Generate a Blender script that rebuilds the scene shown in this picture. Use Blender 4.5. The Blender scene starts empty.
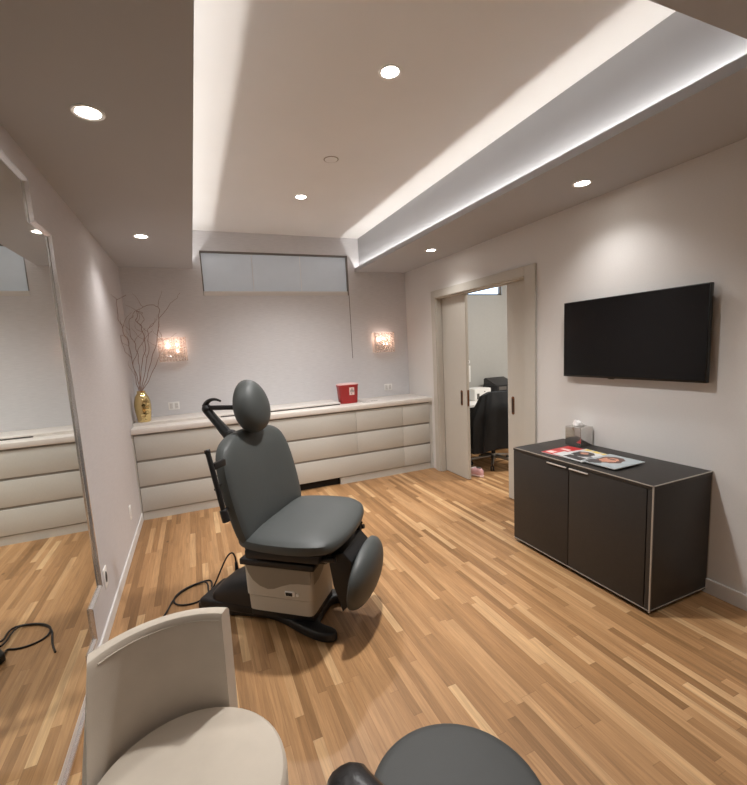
import bpy, bmesh, math, random
from mathutils import Vector, Matrix
random.seed(7)
scn = bpy.context.scene
COL = scn.collection
PI = math.pi

# ------------------------------------------------------------------ materials
def srgb(r, g, b):
    f = lambda c: (c/255/12.92) if c/255 <= 0.04045 else ((c/255+0.055)/1.055)**2.4
    return (f(r), f(g), f(b), 1.0)

def newmat(name):
    m = bpy.data.materials.new(name); m.use_nodes = True
    nt = m.node_tree; nt.nodes.clear()
    out = nt.nodes.new('ShaderNodeOutputMaterial')
    p = nt.nodes.new('ShaderNodeBsdfPrincipled')
    nt.links.new(p.outputs[0], out.inputs[0])
    return m, nt, p, out

def N(nt, t, **kw):
    n = nt.nodes.new(t)
    for k, v in kw.items(): setattr(n, k, v)
    return n

def mat(name, col, rough=0.6, metal=0.0, noise=0.0, nscale=40, bump=0.0, bscale=None, stretch=(1,1,1), spec=0.5, coat=0.0, sheen=0.0):
    m, nt, p, out = newmat(name)
    p.inputs['Base Color'].default_value = col
    p.inputs['Roughness'].default_value = rough
    p.inputs['Metallic'].default_value = metal
    p.inputs['Specular IOR Level'].default_value = spec
    p.inputs['Coat Weight'].default_value = coat
    p.inputs['Sheen Weight'].default_value = sheen
    if noise > 0 or bump > 0:
        tc = N(nt, 'ShaderNodeTexCoord'); mp = N(nt, 'ShaderNodeMapping')
        mp.inputs['Scale'].default_value = stretch
        nt.links.new(tc.outputs['Object'], mp.inputs[0])
        nz = N(nt, 'ShaderNodeTexNoise'); nz.inputs['Scale'].default_value = nscale; nz.inputs['Detail'].default_value = 4
        nt.links.new(mp.outputs[0], nz.inputs['Vector'])
        if noise > 0:
            mx = N(nt, 'ShaderNodeMix', data_type='RGBA', blend_type='MULTIPLY')
            mx.inputs[0].default_value = 1.0
            mx.inputs[6].default_value = col
            mr = N(nt, 'ShaderNodeMapRange')
            mr.inputs[1].default_value = 0.25; mr.inputs[2].default_value = 0.75
            mr.inputs[3].default_value = 1-noise; mr.inputs[4].default_value = 1+noise*0.5
            nt.links.new(nz.outputs[0], mr.inputs[0]); nt.links.new(mr.outputs[0], mx.inputs[7])
            nt.links.new(mx.outputs[2], p.inputs['Base Color'])
        if bump > 0:
            b = N(nt, 'ShaderNodeBump'); b.inputs['Strength'].default_value = bump; b.inputs['Distance'].default_value = 0.002
            if bscale:
                nz2 = N(nt, 'ShaderNodeTexNoise'); nz2.inputs['Scale'].default_value = bscale
                nt.links.new(mp.outputs[0], nz2.inputs['Vector']); src = nz2.outputs[0]
            else: src = nz.outputs[0]
            nt.links.new(src, b.inputs['Height']); nt.links.new(b.outputs[0], p.inputs['Normal'])
    return m

def emis(name, col, strength):
    m, nt, p, out = newmat(name)
    p.inputs['Base Color'].default_value = col
    p.inputs['Emission Color'].default_value = col
    p.inputs['Emission Strength'].default_value = strength
    return m

def wallpaper(name, col, amt=0.05, vertical_axis=2):
    # grasscloth: fine horizontal threads, very faint drop-to-drop tone differences
    m, nt, p, out = newmat(name)
    tc = N(nt, 'ShaderNodeTexCoord')
    mp = N(nt, 'ShaderNodeMapping'); mp.inputs['Scale'].default_value = (6, 6, 130)
    nt.links.new(tc.outputs['Object'], mp.inputs[0])
    nz = N(nt, 'ShaderNodeTexNoise'); nz.inputs['Scale'].default_value = 2.0; nz.inputs['Detail'].default_value = 5
    nt.links.new(mp.outputs[0], nz.inputs['Vector'])
    mr = N(nt, 'ShaderNodeMapRange'); mr.inputs[1].default_value = .3; mr.inputs[2].default_value = .7
    mr.inputs[3].default_value = 1-amt; mr.inputs[4].default_value = 1+amt
    nt.links.new(nz.outputs[0], mr.inputs[0])
    # drops
    sx = N(nt, 'ShaderNodeSeparateXYZ'); nt.links.new(tc.outputs['Object'], sx.inputs[0])
    ad = N(nt, 'ShaderNodeMath', operation='ADD'); nt.links.new(sx.outputs[0], ad.inputs[0]); nt.links.new(sx.outputs[1], ad.inputs[1])
    dv = N(nt, 'ShaderNodeMath', operation='DIVIDE'); dv.inputs[1].default_value = 0.9; nt.links.new(ad.outputs[0], dv.inputs[0])
    fl = N(nt, 'ShaderNodeMath', operation='FLOOR'); nt.links.new(dv.outputs[0], fl.inputs[0])
    wn = N(nt, 'ShaderNodeTexWhiteNoise', noise_dimensions='1D'); nt.links.new(fl.outputs[0], wn.inputs['W'])
    mr2 = N(nt, 'ShaderNodeMapRange'); mr2.inputs[3].default_value = .985; mr2.inputs[4].default_value = 1.015
    nt.links.new(wn.outputs[0], mr2.inputs[0])
    mu = N(nt, 'ShaderNodeMath', operation='MULTIPLY'); nt.links.new(mr.outputs[0], mu.inputs[0]); nt.links.new(mr2.outputs[0], mu.inputs[1])
    mx = N(nt, 'ShaderNodeMix', data_type='RGBA', blend_type='MULTIPLY'); mx.inputs[0].default_value = 1; mx.inputs[6].default_value = col
    nt.links.new(mu.outputs[0], mx.inputs[7]); nt.links.new(mx.outputs[2], p.inputs['Base Color'])
    p.inputs['Roughness'].default_value = .75
    b = N(nt, 'ShaderNodeBump'); b.inputs['Strength'].default_value = .15; b.inputs['Distance'].default_value = .002
    nt.links.new(nz.outputs[0], b.inputs['Height']); nt.links.new(b.outputs[0], p.inputs['Normal'])
    return m

def oak_floor(name):
    # strip oak: boards 57 mm wide laid along Y, random lengths and tones, grain along the board
    m, nt, p, out = newmat(name)
    L = nt.links
    def M(op, a, b=None, c=None):
        n = N(nt, 'ShaderNodeMath', operation=op)
        for i, v in enumerate((a, b, c)):
            if v is None: continue
            if isinstance(v, (int, float)): n.inputs[i].default_value = v
            else: L.new(v, n.inputs[i])
        return n.outputs[0]
    tc = N(nt, 'ShaderNodeTexCoord'); s = N(nt, 'ShaderNodeSeparateXYZ'); L.new(tc.outputs['Object'], s.inputs[0])
    X, Y = s.outputs[0], s.outputs[1]
    w = 0.042
    xr = M('DIVIDE', X, w); row = M('FLOOR', xr); fx = M('FRACT', xr)
    wn = N(nt, 'ShaderNodeTexWhiteNoise', noise_dimensions='1D'); L.new(row, wn.inputs['W'])
    ln = M('MULTIPLY_ADD', wn.outputs[0], 0.7, 0.45)
    wn2 = N(nt, 'ShaderNodeTexWhiteNoise', noise_dimensions='1D'); L.new(M('ADD', row, 37.3), wn2.inputs['W'])
    yy = M('DIVIDE', M('ADD', Y, M('MULTIPLY', wn2.outputs[0], 5.0)), ln)
    brd = M('FLOOR', yy); fy = M('FRACT', yy)
    cb = N(nt, 'ShaderNodeCombineXYZ'); L.new(row, cb.inputs[0]); L.new(brd, cb.inputs[1])
    w3 = N(nt, 'ShaderNodeTexWhiteNoise', noise_dimensions='3D'); L.new(cb.outputs[0], w3.inputs['Vector'])
    ramp = N(nt, 'ShaderNodeValToRGB'); L.new(w3.outputs['Value'], ramp.inputs[0])
    e = ramp.color_ramp.elements
    e[0].position = 0; e[0].color = srgb(140, 104, 68)
    e[1].position = 1; e[1].color = srgb(206, 170, 126)
    for pos, c in ((.2, (156, 117, 78)), (.45, (168, 127, 86)), (.72, (178, 137, 95)), (.88, (191, 151, 108))):
        q = e.new(pos); q.color = srgb(*c)
    # grain
    v = N(nt, 'ShaderNodeCombineXYZ')
    L.new(M('MULTIPLY', X, 46), v.inputs[0]); L.new(M('MULTIPLY', Y, 2.2), v.inputs[1]); L.new(M('MULTIPLY', w3.outputs['Value'], 40), v.inputs[2])
    nz = N(nt, 'ShaderNodeTexNoise'); nz.inputs['Scale'].default_value = 1.6; nz.inputs['Detail'].default_value = 6; nz.inputs['Roughness'].default_value = .65
    nz.inputs['Distortion'].default_value = .6
    L.new(v.outputs[0], nz.inputs['Vector'])
    mr = N(nt, 'ShaderNodeMapRange'); mr.inputs[1].default_value = .3; mr.inputs[2].default_value = .7; mr.inputs[3].default_value = .74; mr.inputs[4].default_value = 1.16
    L.new(nz.outputs[0], mr.inputs[0])
    # knots
    vk = N(nt, 'ShaderNodeCombineXYZ'); L.new(M('MULTIPLY', X, 3.0), vk.inputs[0]); L.new(M('MULTIPLY', Y, 1.6), vk.inputs[1])
    vo = N(nt, 'ShaderNodeTexVoronoi'); vo.inputs['Scale'].default_value = 1.5; L.new(vk.outputs[0], vo.inputs['Vector'])
    kn = N(nt, 'ShaderNodeMapRange'); kn.inputs[1].default_value = .015; kn.inputs[2].default_value = .06; kn.inputs[3].default_value = .5; kn.inputs[4].default_value = 1
    L.new(vo.outputs['Distance'], kn.inputs[0])
    # seams
    dx = M('MINIMUM', fx, M('SUBTRACT', 1.0, fx))
    sx = N(nt, 'ShaderNodeMapRange'); sx.inputs[1].default_value = 0.0; sx.inputs[2].default_value = .025; sx.inputs[3].default_value = .72; sx.inputs[4].default_value = 1
    L.new(dx, sx.inputs[0])
    dy = M('MULTIPLY', M('MINIMUM', fy, M('SUBTRACT', 1.0, fy)), ln)
    sy = N(nt, 'ShaderNodeMapRange'); sy.inputs[1].default_value = 0.0; sy.inputs[2].default_value = .002; sy.inputs[3].default_value = .7; sy.inputs[4].default_value = 1
    L.new(dy, sy.inputs[0])
    f = M('MULTIPLY', M('MULTIPLY', mr.outputs[0], kn.outputs[0]), M('MULTIPLY', sx.outputs[0], sy.outputs[0]))
    mx = N(nt, 'ShaderNodeMix', data_type='RGBA', blend_type='MULTIPLY'); mx.inputs[0].default_value = 1
    L.new(ramp.outputs[0], mx.inputs[6]); L.new(f, mx.inputs[7]); L.new(mx.outputs[2], p.inputs['Base Color'])
    p.inputs['Roughness'].default_value = .42
    p.inputs['Specular IOR Level'].default_value = .35
    b = N(nt, 'ShaderNodeBump'); b.inputs['Strength'].default_value = .12; b.inputs['Distance'].default_value = .002
    L.new(f, b.inputs['Height']); L.new(b.outputs[0], p.inputs['Normal'])
    return m

def crystal(name):
    m, nt, p, out = newmat(name)
    nt.nodes.remove(p)
    tr = N(nt, 'ShaderNodeBsdfTransparent'); tr.inputs[0].default_value = (1, .97, .95, 1)
    tl = N(nt, 'ShaderNodeBsdfTranslucent'); tl.inputs[0].default_value = (1, .9, .84, 1)
    gl = N(nt, 'ShaderNodeBsdfGlossy'); gl.inputs['Roughness'].default_value = .12
    m1 = N(nt, 'ShaderNodeMixShader'); m1.inputs[0].default_value = .42
    m2 = N(nt, 'ShaderNodeMixShader'); m2.inputs[0].default_value = .22
    nt.links.new(tr.outputs[0], m1.inputs[1]); nt.links.new(tl.outputs[0], m1.inputs[2])
    nt.links.new(m1.outputs[0], m2.inputs[1]); nt.links.new(gl.outputs[0], m2.inputs[2])
    nt.links.new(m2.outputs[0], out.inputs[0])
    return m

def gold_mat(name):
    m, nt, p, out = newmat(name)
    p.inputs['Base Color'].default_value = srgb(218, 196, 142); p.inputs['Metallic'].default_value = 1; p.inputs['Roughness'].default_value = .14
    tc = N(nt, 'ShaderNodeTexCoord'); vo = N(nt, 'ShaderNodeTexVoronoi'); vo.inputs['Scale'].default_value = 34
    nt.links.new(tc.outputs['Object'], vo.inputs['Vector'])
    b = N(nt, 'ShaderNodeBump'); b.inputs['Strength'].default_value = .5; b.inputs['Distance'].default_value = .01
    nt.links.new(vo.outputs['Distance'], b.inputs['Height']); nt.links.new(b.outputs[0], p.inputs['Normal'])
    return m

MT = {}
MT['back_paper'] = wallpaper('back_wallpaper', srgb(216, 215, 217), .07)
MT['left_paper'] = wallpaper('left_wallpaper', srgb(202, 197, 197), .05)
MT['right_paint'] = mat('right_wall_paper', srgb(222, 219, 216), .7, noise=.03, nscale=90, bump=.12, stretch=(1, 1, 3))
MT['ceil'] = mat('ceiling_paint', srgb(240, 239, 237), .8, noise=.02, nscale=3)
MT['soffit'] = mat('soffit_shaded_paint', srgb(184, 185, 188), .8, noise=.02, nscale=3)  # soffits' shade put into the colour, darker and cooler than the ceiling
MT['trim'] = mat('greige_trim', srgb(196, 191, 181), .5, noise=.03, nscale=20, stretch=(8, 8, 1))
MT['base'] = mat('baseboard_paint', srgb(222, 219, 216), .45, noise=.01)
MT['floor'] = oak_floor('oak_strip_floor')
MT['cab'] = mat('linen_laminate', srgb(202, 200, 193), .5, noise=.07, nscale=30, stretch=(14, 14, 1), bump=.05)
MT['cabdark'] = mat('cabinet_recess', srgb(150, 145, 138), .7, noise=.03)
MT['counter'] = mat('white_quartz', srgb(232, 226, 219), .3, noise=.05, nscale=14)
MT['slot'] = mat('dark_slot', srgb(96, 92, 88), .7)
MT['black_gap'] = mat('vent_black', srgb(26, 22, 20), .8)
MT['blind'] = mat('roller_blind_fabric', srgb(198, 203, 208), .8, noise=.03, nscale=8, bump=.08, bscale=200)
bp_ = [n for n in MT['blind'].node_tree.nodes if n.type == 'BSDF_PRINCIPLED'][0]   # daylight soaking through the closed blind
bp_.inputs['Emission Color'].default_value = (.80, .90, 1, 1); bp_.inputs['Emission Strength'].default_value = .05
MT['winframe'] = mat('window_frame_grey', srgb(112, 106, 100), .5, noise=.04)
MT['sill'] = mat('white_sill', srgb(226, 222, 218), .45)
MT['vinyl'] = mat('grey_vinyl', srgb(70, 73, 72), .5, noise=.03, nscale=5, bump=.06, bscale=350, spec=.45)
MT['black'] = mat('black_plastic', srgb(23, 22, 23), .45, noise=.08, nscale=12)
MT['blackm'] = mat('black_metal', srgb(22, 21, 22), .4, spec=.5)
MT['beige'] = mat('beige_plastic', srgb(190, 184, 172), .45, noise=.02)
MT['taupe'] = mat('taupe_plastic', srgb(140, 132, 119), .5, noise=.02)
MT['white'] = mat('white_plastic', srgb(244, 243, 240), .4)
MT['hole'] = mat('socket_hole', srgb(18, 18, 18), .6)
MT['cream'] = mat('cream_upholstery', srgb(210, 198, 182), .68, noise=.05, nscale=14, bump=.15, bscale=420, sheen=.15)
MT['seam'] = mat('seam_thread', srgb(150, 140, 128), .8)
MT['wooddark'] = mat('dark_leg_wood', srgb(52, 40, 32), .5, noise=.2, nscale=20, stretch=(6, 6, 1))
MT['stool'] = mat('charcoal_vinyl', srgb(72, 73, 72), .6, noise=.05, nscale=12, bump=.12, bscale=320)
MT['leather'] = mat('black_leather', srgb(32, 30, 31), .38, noise=.08, nscale=20, bump=.2, bscale=220)
MT['espresso'] = mat('espresso_leatherette', srgb(50, 46, 43), .5, noise=.10, nscale=60, bump=.35, bscale=260, spec=.4)
MT['edge'] = mat('silver_edge', srgb(176, 168, 158), .4, metal=.2)
MT['handle'] = mat('satin_handle', srgb(214, 208, 200), .35, metal=.35)
MT['chrome'] = mat('chrome', srgb(215, 212, 208), .14, metal=1)
MT['steel'] = mat('brushed_steel', srgb(190, 190, 188), .3, metal=1, noise=.05, nscale=80)
MT['tvbody'] = mat('tv_black_bezel', srgb(14, 14, 15), .3)
MT['screen'] = mat('tv_screen_glass', srgb(9, 9, 11), .22, spec=.35)
MT['tissue'] = mat('tissue_paper', srgb(244, 242, 240), .85, noise=.02)
MT['red'] = mat('red_sharps_plastic', srgb(168, 34, 34), .35, noise=.05, nscale=12)
MT['lid'] = mat('pale_pink_lid', srgb(226, 190, 188), .35)
MT['label'] = mat('label_pink_white', srgb(238, 210, 204), .5)
MT['symbol'] = mat('label_black', srgb(20, 18, 18), .6)
MT['gold'] = gold_mat('hammered_gold')
MT['twig'] = mat('twig_bark', srgb(150, 124, 114), .75, noise=.2, nscale=60)
MT['mirror'] = mat('mirror_silver', (.83, .85, .82, 1), .015, metal=1)
MT['mframe'] = mat('bevelled_mirror_frame', srgb(214, 210, 208), .22, metal=.75)
MT['bronze'] = mat('bronze_pull', srgb(128, 86, 58), .35, metal=.8)
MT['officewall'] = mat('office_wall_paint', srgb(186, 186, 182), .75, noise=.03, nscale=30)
MT['jacket'] = mat('black_jacket_cloth', srgb(26, 29, 32), .75, noise=.15, nscale=8, bump=.2, bscale=60)
MT['pink'] = mat('pink_knit_shoe', srgb(232, 184, 188), .75, noise=.08, nscale=60, bump=.2)
MT['printer'] = mat('black_printer_plastic', srgb(34, 34, 36), .35)
MT['crystal'] = crystal('textured_crystal')
MT['bulb'] = emis('warm_bulb', (1, .68, .50, 1), 7)
MT['down'] = emis('downlight_lens', (1, .94, .86, 1), 14)
MT['ring'] = mat('downlight_ring', srgb(240, 238, 235), .4)
MT['ledstrip'] = mat('led_channel', srgb(235, 235, 235), .4)
MT['sky'] = emis('daylight_outside', (.5, .68, .95, 1), 1.6)
MT['magred'] = mat('magazine_red', srgb(196, 44, 48), .3, noise=.1, nscale=20)
MT['magwhite'] = mat('magazine_white', srgb(214, 214, 214), .3, noise=.12, nscale=30)
MT['maggrey'] = mat('magazine_bluegrey', srgb(168, 178, 182), .3, noise=.12, nscale=14)
MT['magdark'] = mat('magazine_dark_ink', srgb(48, 46, 50), .3, noise=.3, nscale=30)
MT['magyel'] = mat('magazine_yellow', srgb(232, 204, 84), .3)
MT['skin'] = mat('magazine_portrait_print', srgb(204, 142, 114), .3, noise=.25, nscale=40)
MT['hair'] = mat('magazine_hair_print', srgb(88, 52, 40), .3, noise=.25, nscale=40)
MT['paper'] = mat('paper_edges', srgb(232, 230, 226), .6)

# ------------------------------------------------------------------ mesh helpers
class MB:
    def __init__(s): s.bm = bmesh.new()
    def _merge(s, b, M=None):
        if M is not None: bmesh.ops.transform(b, matrix=M, verts=b.verts)
        me = bpy.data.meshes.new('tmp'); b.to_mesh(me); b.free()
        s.bm.from_mesh(me); bpy.data.meshes.remove(me)
    def box(s, lo, hi, bev=0.0, seg=2, M=None):
        b = bmesh.new(); bmesh.ops.create_cube(b, size=1)
        c = [(lo[i]+hi[i])/2 for i in range(3)]; d = [abs(hi[i]-lo[i]) for i in range(3)]
        for v in b.verts: v.co = Vector((c[0]+v.co.x*d[0], c[1]+v.co.y*d[1], c[2]+v.co.z*d[2]))
        if bev > 0: bmesh.ops.bevel(b, geom=list(b.edges), offset=min(bev, min(d)*.49), segments=seg, affect='EDGES', profile=.5)
        s._merge(b, M); return s
    def cyl(s, p0, p1, r0, r1=None, seg=24, bev=0.0):
        r1 = r0 if r1 is None else r1
        p0, p1 = Vector(p0), Vector(p1); d = p1-p0
        b = bmesh.new(); bmesh.ops.create_cone(b, cap_ends=True, segments=seg, radius1=r0, radius2=r1, depth=d.length)
        if bev > 0:
            ed = [e for e in b.edges if abs(e.verts[0].co.z-e.verts[1].co.z) < 1e-6]
            bmesh.ops.bevel(b, geom=ed, offset=bev, segments=3, affect='EDGES', profile=.5)
        M = Matrix.Translation((p0+p1)/2) @ d.to_track_quat('Z', 'Y').to_matrix().to_4x4()
        s._merge(b, M); return s
    def ell(s, c, r, M=None, seg=20):
        b = bmesh.new(); bmesh.ops.create_uvsphere(b, u_segments=seg, v_segments=seg//2, radius=1)
        for v in b.verts: v.co = Vector((v.co.x*r[0], v.co.y*r[1], v.co.z*r[2]))
        T = Matrix.Translation(c)
        s._merge(b, T @ M if M is not None else T); return s
    def lathe(s, prof, c=(0, 0, 0), seg=32):
        b = bmesh.new(); rings = []
        for r, z in prof:
            if r < 1e-5: rings.append([b.verts.new((0, 0, z))])
            else: rings.append([b.verts.new((r*math.cos(2*PI*k/seg), r*math.sin(2*PI*k/seg), z)) for k in range(seg)])
        for a, q in zip(rings, rings[1:]):
            for k in range(seg):
                j = (k+1) % seg
                if len(a) == 1 and len(q) == 1: continue
                if len(a) == 1: b.faces.new((a[0], q[k], q[j]))
                elif len(q) == 1: b.faces.new((a[k], a[j], q[0]))
                else: b.faces.new((a[k], a[j], q[j], q[k]))
        bmesh.ops.recalc_face_normals(b, faces=b.faces)
        s._merge(b, Matrix.Translation(c)); return s
    def tube(s, pts, r, seg=10, smooth=0, ry=None):
        pts = [Vector(p) for p in pts]; rs = list(r) if isinstance(r, (list, tuple)) else [r]*len(pts)
        for _ in range(smooth):
            np_, nr = [pts[0]], [rs[0]]
            for i in range(len(pts)-1):
                np_ += [pts[i]*.75+pts[i+1]*.25, pts[i]*.25+pts[i+1]*.75]; nr += [rs[i]*.75+rs[i+1]*.25, rs[i]*.25+rs[i+1]*.75]
            np_.append(pts[-1]); nr.append(rs[-1]); pts, rs = np_, nr
        b = bmesh.new(); rings = []
        t = (pts[1]-pts[0]).normalized(); up = Vector((0, 0, 1)) if abs(t.z) < .9 else Vector((1, 0, 0))
        u = t.cross(up).normalized()
        for i, p in enumerate(pts):
            t = ((pts[min(i+1, len(pts)-1)]-pts[max(i-1, 0)])).normalized()
            u = (u - t*u.dot(t)).normalized(); v = t.cross(u)
            k2 = 1 if ry is None else ry
            rings.append([b.verts.new(p+(u*math.cos(2*PI*k/seg)+v*math.sin(2*PI*k/seg)*k2)*rs[i]) for k in range(seg)])
        for a, q in zip(rings, rings[1:]):
            for k in range(seg):
                j = (k+1) % seg; b.faces.new((a[k], a[j], q[j], q[k]))
        b.faces.new(rings[0][::-1]); b.faces.new(rings[-1])
        bmesh.ops.recalc_face_normals(b, faces=b.faces)
        s._merge(b); return s
    def prism(s, poly, a, c, fn=None, bev=0.0):
        # polygon in (u,v), extruded w from a to c; fn maps (u,v,w)->xyz
        fn = fn or (lambda u, v, w: (u, v, w))
        b = bmesh.new()
        lo = [b.verts.new(fn(u, v, a)) for u, v in poly]; hi = [b.verts.new(fn(u, v, c)) for u, v in poly]
        b.faces.new(lo[::-1]); b.faces.new(hi); n = len(poly)
        for k in range(n): b.faces.new((lo[k], lo[(k+1) % n], hi[(k+1) % n], hi[k]))
        bmesh.ops.recalc_face_normals(b, faces=b.faces)
        if bev > 0:
            hs = set(hi) | set(lo)
            ed = [e for e in b.edges if (e.verts[0] in hi and e.verts[1] in hi) or (e.verts[0] in lo and e.verts[1] in lo)]
            bmesh.ops.bevel(b, geom=ed, offset=bev, segments=3, affect='EDGES', profile=.5)
        s._merge(b); return s
    def pillow(s, outl, top, bot, n=3.0, rings=9, fn=None, c=None):
        fn = fn or (lambda u, v, w: (u, v, w))
        if c is None: c = (sum(p[0] for p in outl)/len(outl), sum(p[1] for p in outl)/len(outl))
        b = bmesh.new(); m = len(outl)
        def side(h, edge):
            prev = edge
            for k in range(rings-1, 0, -1):
                t = math.sin(k/rings*PI/2); w = h*(1-t**n)**(1/n)
                cur = [b.verts.new(fn(c[0]+(p[0]-c[0])*t, c[1]+(p[1]-c[1])*t, w)) for p in outl]
                for q in range(m): b.faces.new((prev[q], prev[(q+1) % m], cur[(q+1) % m], cur[q]))
                prev = cur
            cc = b.verts.new(fn(c[0], c[1], h))
            for q in range(m): b.faces.new((prev[q], prev[(q+1) % m], cc))
        edge = [b.verts.new(fn(p[0], p[1], 0)) for p in outl]
        side(top, edge); side(-bot, edge)
        bmesh.ops.recalc_face_normals(b, faces=b.faces)
        s._merge(b); return s
    def loft(s, rings, cap=True):
        b = bmesh.new(); R = [[b.verts.new(p) for p in r] for r in rings]; m = len(R[0])
        for a, q in zip(R, R[1:]):
            for k in range(m): b.faces.new((a[k], a[(k+1) % m], q[(k+1) % m], q[k]))
        if cap: b.faces.new(R[0][::-1]); b.faces.new(R[-1])
        bmesh.ops.recalc_face_normals(b, faces=b.faces)
        s._merge(b); return s
    def build(s, name, m, parent=None, smooth=True, loc=None):
        me = bpy.data.meshes.new(name); s.bm.to_mesh(me); s.bm.free()
        me.materials.append(MT[m])
        if smooth:
            for p in me.polygons: p.use_smooth = True
            me.set_sharp_from_angle(angle=math.radians(38))
        o = bpy.data.objects.new(name, me); COL.objects.link(o)
        if parent: o.parent = parent
        if loc: o.location = loc
        return o

def chaikin(poly, it=2):
    for _ in range(it):
        q = []
        for i in range(len(poly)):
            a, b = poly[i], poly[(i+1) % len(poly)]
            q += [(a[0]*.75+b[0]*.25, a[1]*.75+b[1]*.25), (a[0]*.25+b[0]*.75, a[1]*.25+b[1]*.75)]
        poly = q
    return poly

def tag(o, label, cat, group=None):
    o['label'] = label; o['category'] = cat
    if group: o['group'] = group
    return o
def thing(name, label, cat, loc=(0, 0, 0), rz=0, group=None):
    o = bpy.data.objects.new(name, None); COL.objects.link(o)
    o.empty_display_size = .1; o.location = loc; o.rotation_euler = (0, 0, rz)
    return tag(o, label, cat, group)
def struct(name, mb, m, smooth=False, parent=None):
    o = mb.build(name, m, parent, smooth)
    if not parent: o['kind'] = 'structure'
    return o
def dup(root, loc, label):
    r = root.copy(); COL.objects.link(r); r.location = loc; r['label'] = label
    for ch in list(root.children):
        c = ch.copy(); COL.objects.link(c); c.parent = r
        for g in list(ch.children):
            d = g.copy(); COL.objects.link(d); d.parent = c
    return r

# ------------------------------------------------------------------ room numbers (metres; camera stands at x=0, y=0)
XL, XR, YB, YC = -0.601, 2.691, 5.077, 4.496
ZS, ZC = 2.501, 2.905           # soffit and tray ceiling
XA, XB = 0.101, 1.985           # lips of the light coves
YF, YN = 0.918, -1.25           # front edge of the tray, wall behind the camera
DY0, DY1, DZ = 2.883, 4.325, 2.085   # pocket door opening
WT = 0.13
OX, OYB = 5.3, 5.077            # office beyond

# floor
struct('floor', MB().box((XL-.2, YN-.2, -.1), (OX+.2, YB+.2, 0)), 'floor')
# walls
struct('wall_left', MB().box((XL-.15, YN-.15, 0), (XL, YB+.15, 3.05)), 'left_paper')
wx0, wx1, wz0, wz1 = .188, 1.895, 2.215, 2.695
b = MB()
b.box((XL-.0, YB, 0), (wx0, YB+.2, 3.05)).box((wx1, YB, 0), (XR+.06, YB+.2, 3.05)).box((wx0, YB, 0), (wx1, YB+.2, wz0)).box((wx0, YB, wz1), (wx1, YB+.2, 3.05))
struct('wall_back', b, 'back_paper')
b = MB()
b.box((XR, YN-.15, 0), (XR+WT, DY0, 3.05)).box((XR, DY1, 0), (XR+WT, YB, 3.05)).box((XR, DY0, DZ), (XR+WT, DY1, 3.05))
struct('wall_right', b, 'right_paint')
struct('wall_front', MB().box((XL, YN-.15, 0), (XR, YN, 3.05)), 'right_paint')
struct('ceiling', MB().box((XL, YN, ZC), (XR, YB, ZC+.1)), 'ceil')
# soffits with their cove lips (trough opens upward)
prof = lambda s_: s_
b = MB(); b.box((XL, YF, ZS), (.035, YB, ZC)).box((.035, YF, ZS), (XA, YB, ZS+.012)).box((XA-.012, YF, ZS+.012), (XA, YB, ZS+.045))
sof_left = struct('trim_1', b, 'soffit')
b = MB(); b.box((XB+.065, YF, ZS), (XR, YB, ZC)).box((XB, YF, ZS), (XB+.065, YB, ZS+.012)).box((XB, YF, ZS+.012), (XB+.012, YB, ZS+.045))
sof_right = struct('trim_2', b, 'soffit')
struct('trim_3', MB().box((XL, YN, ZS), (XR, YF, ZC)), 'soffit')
# baseboards
struct('baseboard_left', MB().box((XL, YN, 0), (XL+.012, YC+.02, .075), .003), 'base')
struct('baseboard_right', MB().box((XR-.014, YN, 0), (XR, DY0-.125, .09), .003), 'base')
# window
w = MB()
w.box((wx0, YB+.012, wz0), (wx0+.012, YB+.07, wz1)).box((wx1-.016, YB-.002, wz0), (wx1, YB+.07, wz1)).box((wx0, YB-.002, wz1-.018), (wx1, YB+.07, wz1))
win = struct('window_1', w, 'winframe')
MB().box((wx0+.012, YB+.030, wz0+.05), (wx1-.016, YB+.034, wz1-.018)).build('roller_blind', 'blind', win)
s_ = MB()
for x in (.74, 1.30): s_.box((x-.003, YB+.0285, wz0+.05), (x+.003, YB+.030, wz1-.018))
s_.build('blind_seam', 'sill', win)
MB().box((wx0+.004, YB+.005, wz0), (wx1-.006, YB+.04, wz0+.05), .003).build('bottom_bar', 'sill', win)
struct('trim_4', MB().box((1.889, YB-.003, 1.43), (1.896, YB, wz0)), 'winframe')
# door casing, jambs, sliding panels
b = MB()
b.box((XR-.022, DY0-.125, 0), (XR, DY0, DZ+.083), .003).box((XR-.022, DY1, 0), (XR, DY1+.082, DZ+.083), .003).box((XR-.022, DY0-.001, DZ), (XR, DY1+.001, DZ+.083), .003)
b.box((XR, DY1-.012, 0), (XR+.060, DY1, DZ)).box((XR+.112, DY1-.012, 0), (XR+WT, DY1, DZ)).box((XR, DY0, 0), (XR+.060, DY0+.012, DZ)).box((XR+.112, DY0, 0), (XR+WT, DY0+.012, DZ))
b.box((XR, DY0, DZ-.012), (XR+.060, DY1, DZ)).box((XR+.112, DY0, DZ-.012), (XR+WT, DY1, DZ))
struct('trim_5', b, 'trim')
d1 = struct('door_1', MB().box((XR+.068, 3.862, .008), (XR+.105, DY1, DZ-.005), .002), 'trim')
d2 = struct('door_2', MB().box((XR+.068, DY0, .008), (XR+.105, 3.200, DZ-.005), .002), 'trim')
def pull(parent, y):
    poly = []
    for k in range(16):
        a = 2*PI*k/16; poly.append((.019*math.cos(a), (.068 if math.sin(a) >= 0 else -.068)+.019*math.sin(a)))
    o = MB().prism(poly, 0, .004, lambda u, v, w: (XR+.068-w, y+u, .937+v), .001).build('flush_pull', 'bronze', parent)
    MB().prism([(u*.55, v*.8) for u, v in poly], 0, .0012, lambda u, v, w: (XR+.064-w, y+u, .937+v)).build('recess', 'wooddark', o)
pull(d1, 3.955); pull(d2, 3.128)
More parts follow.
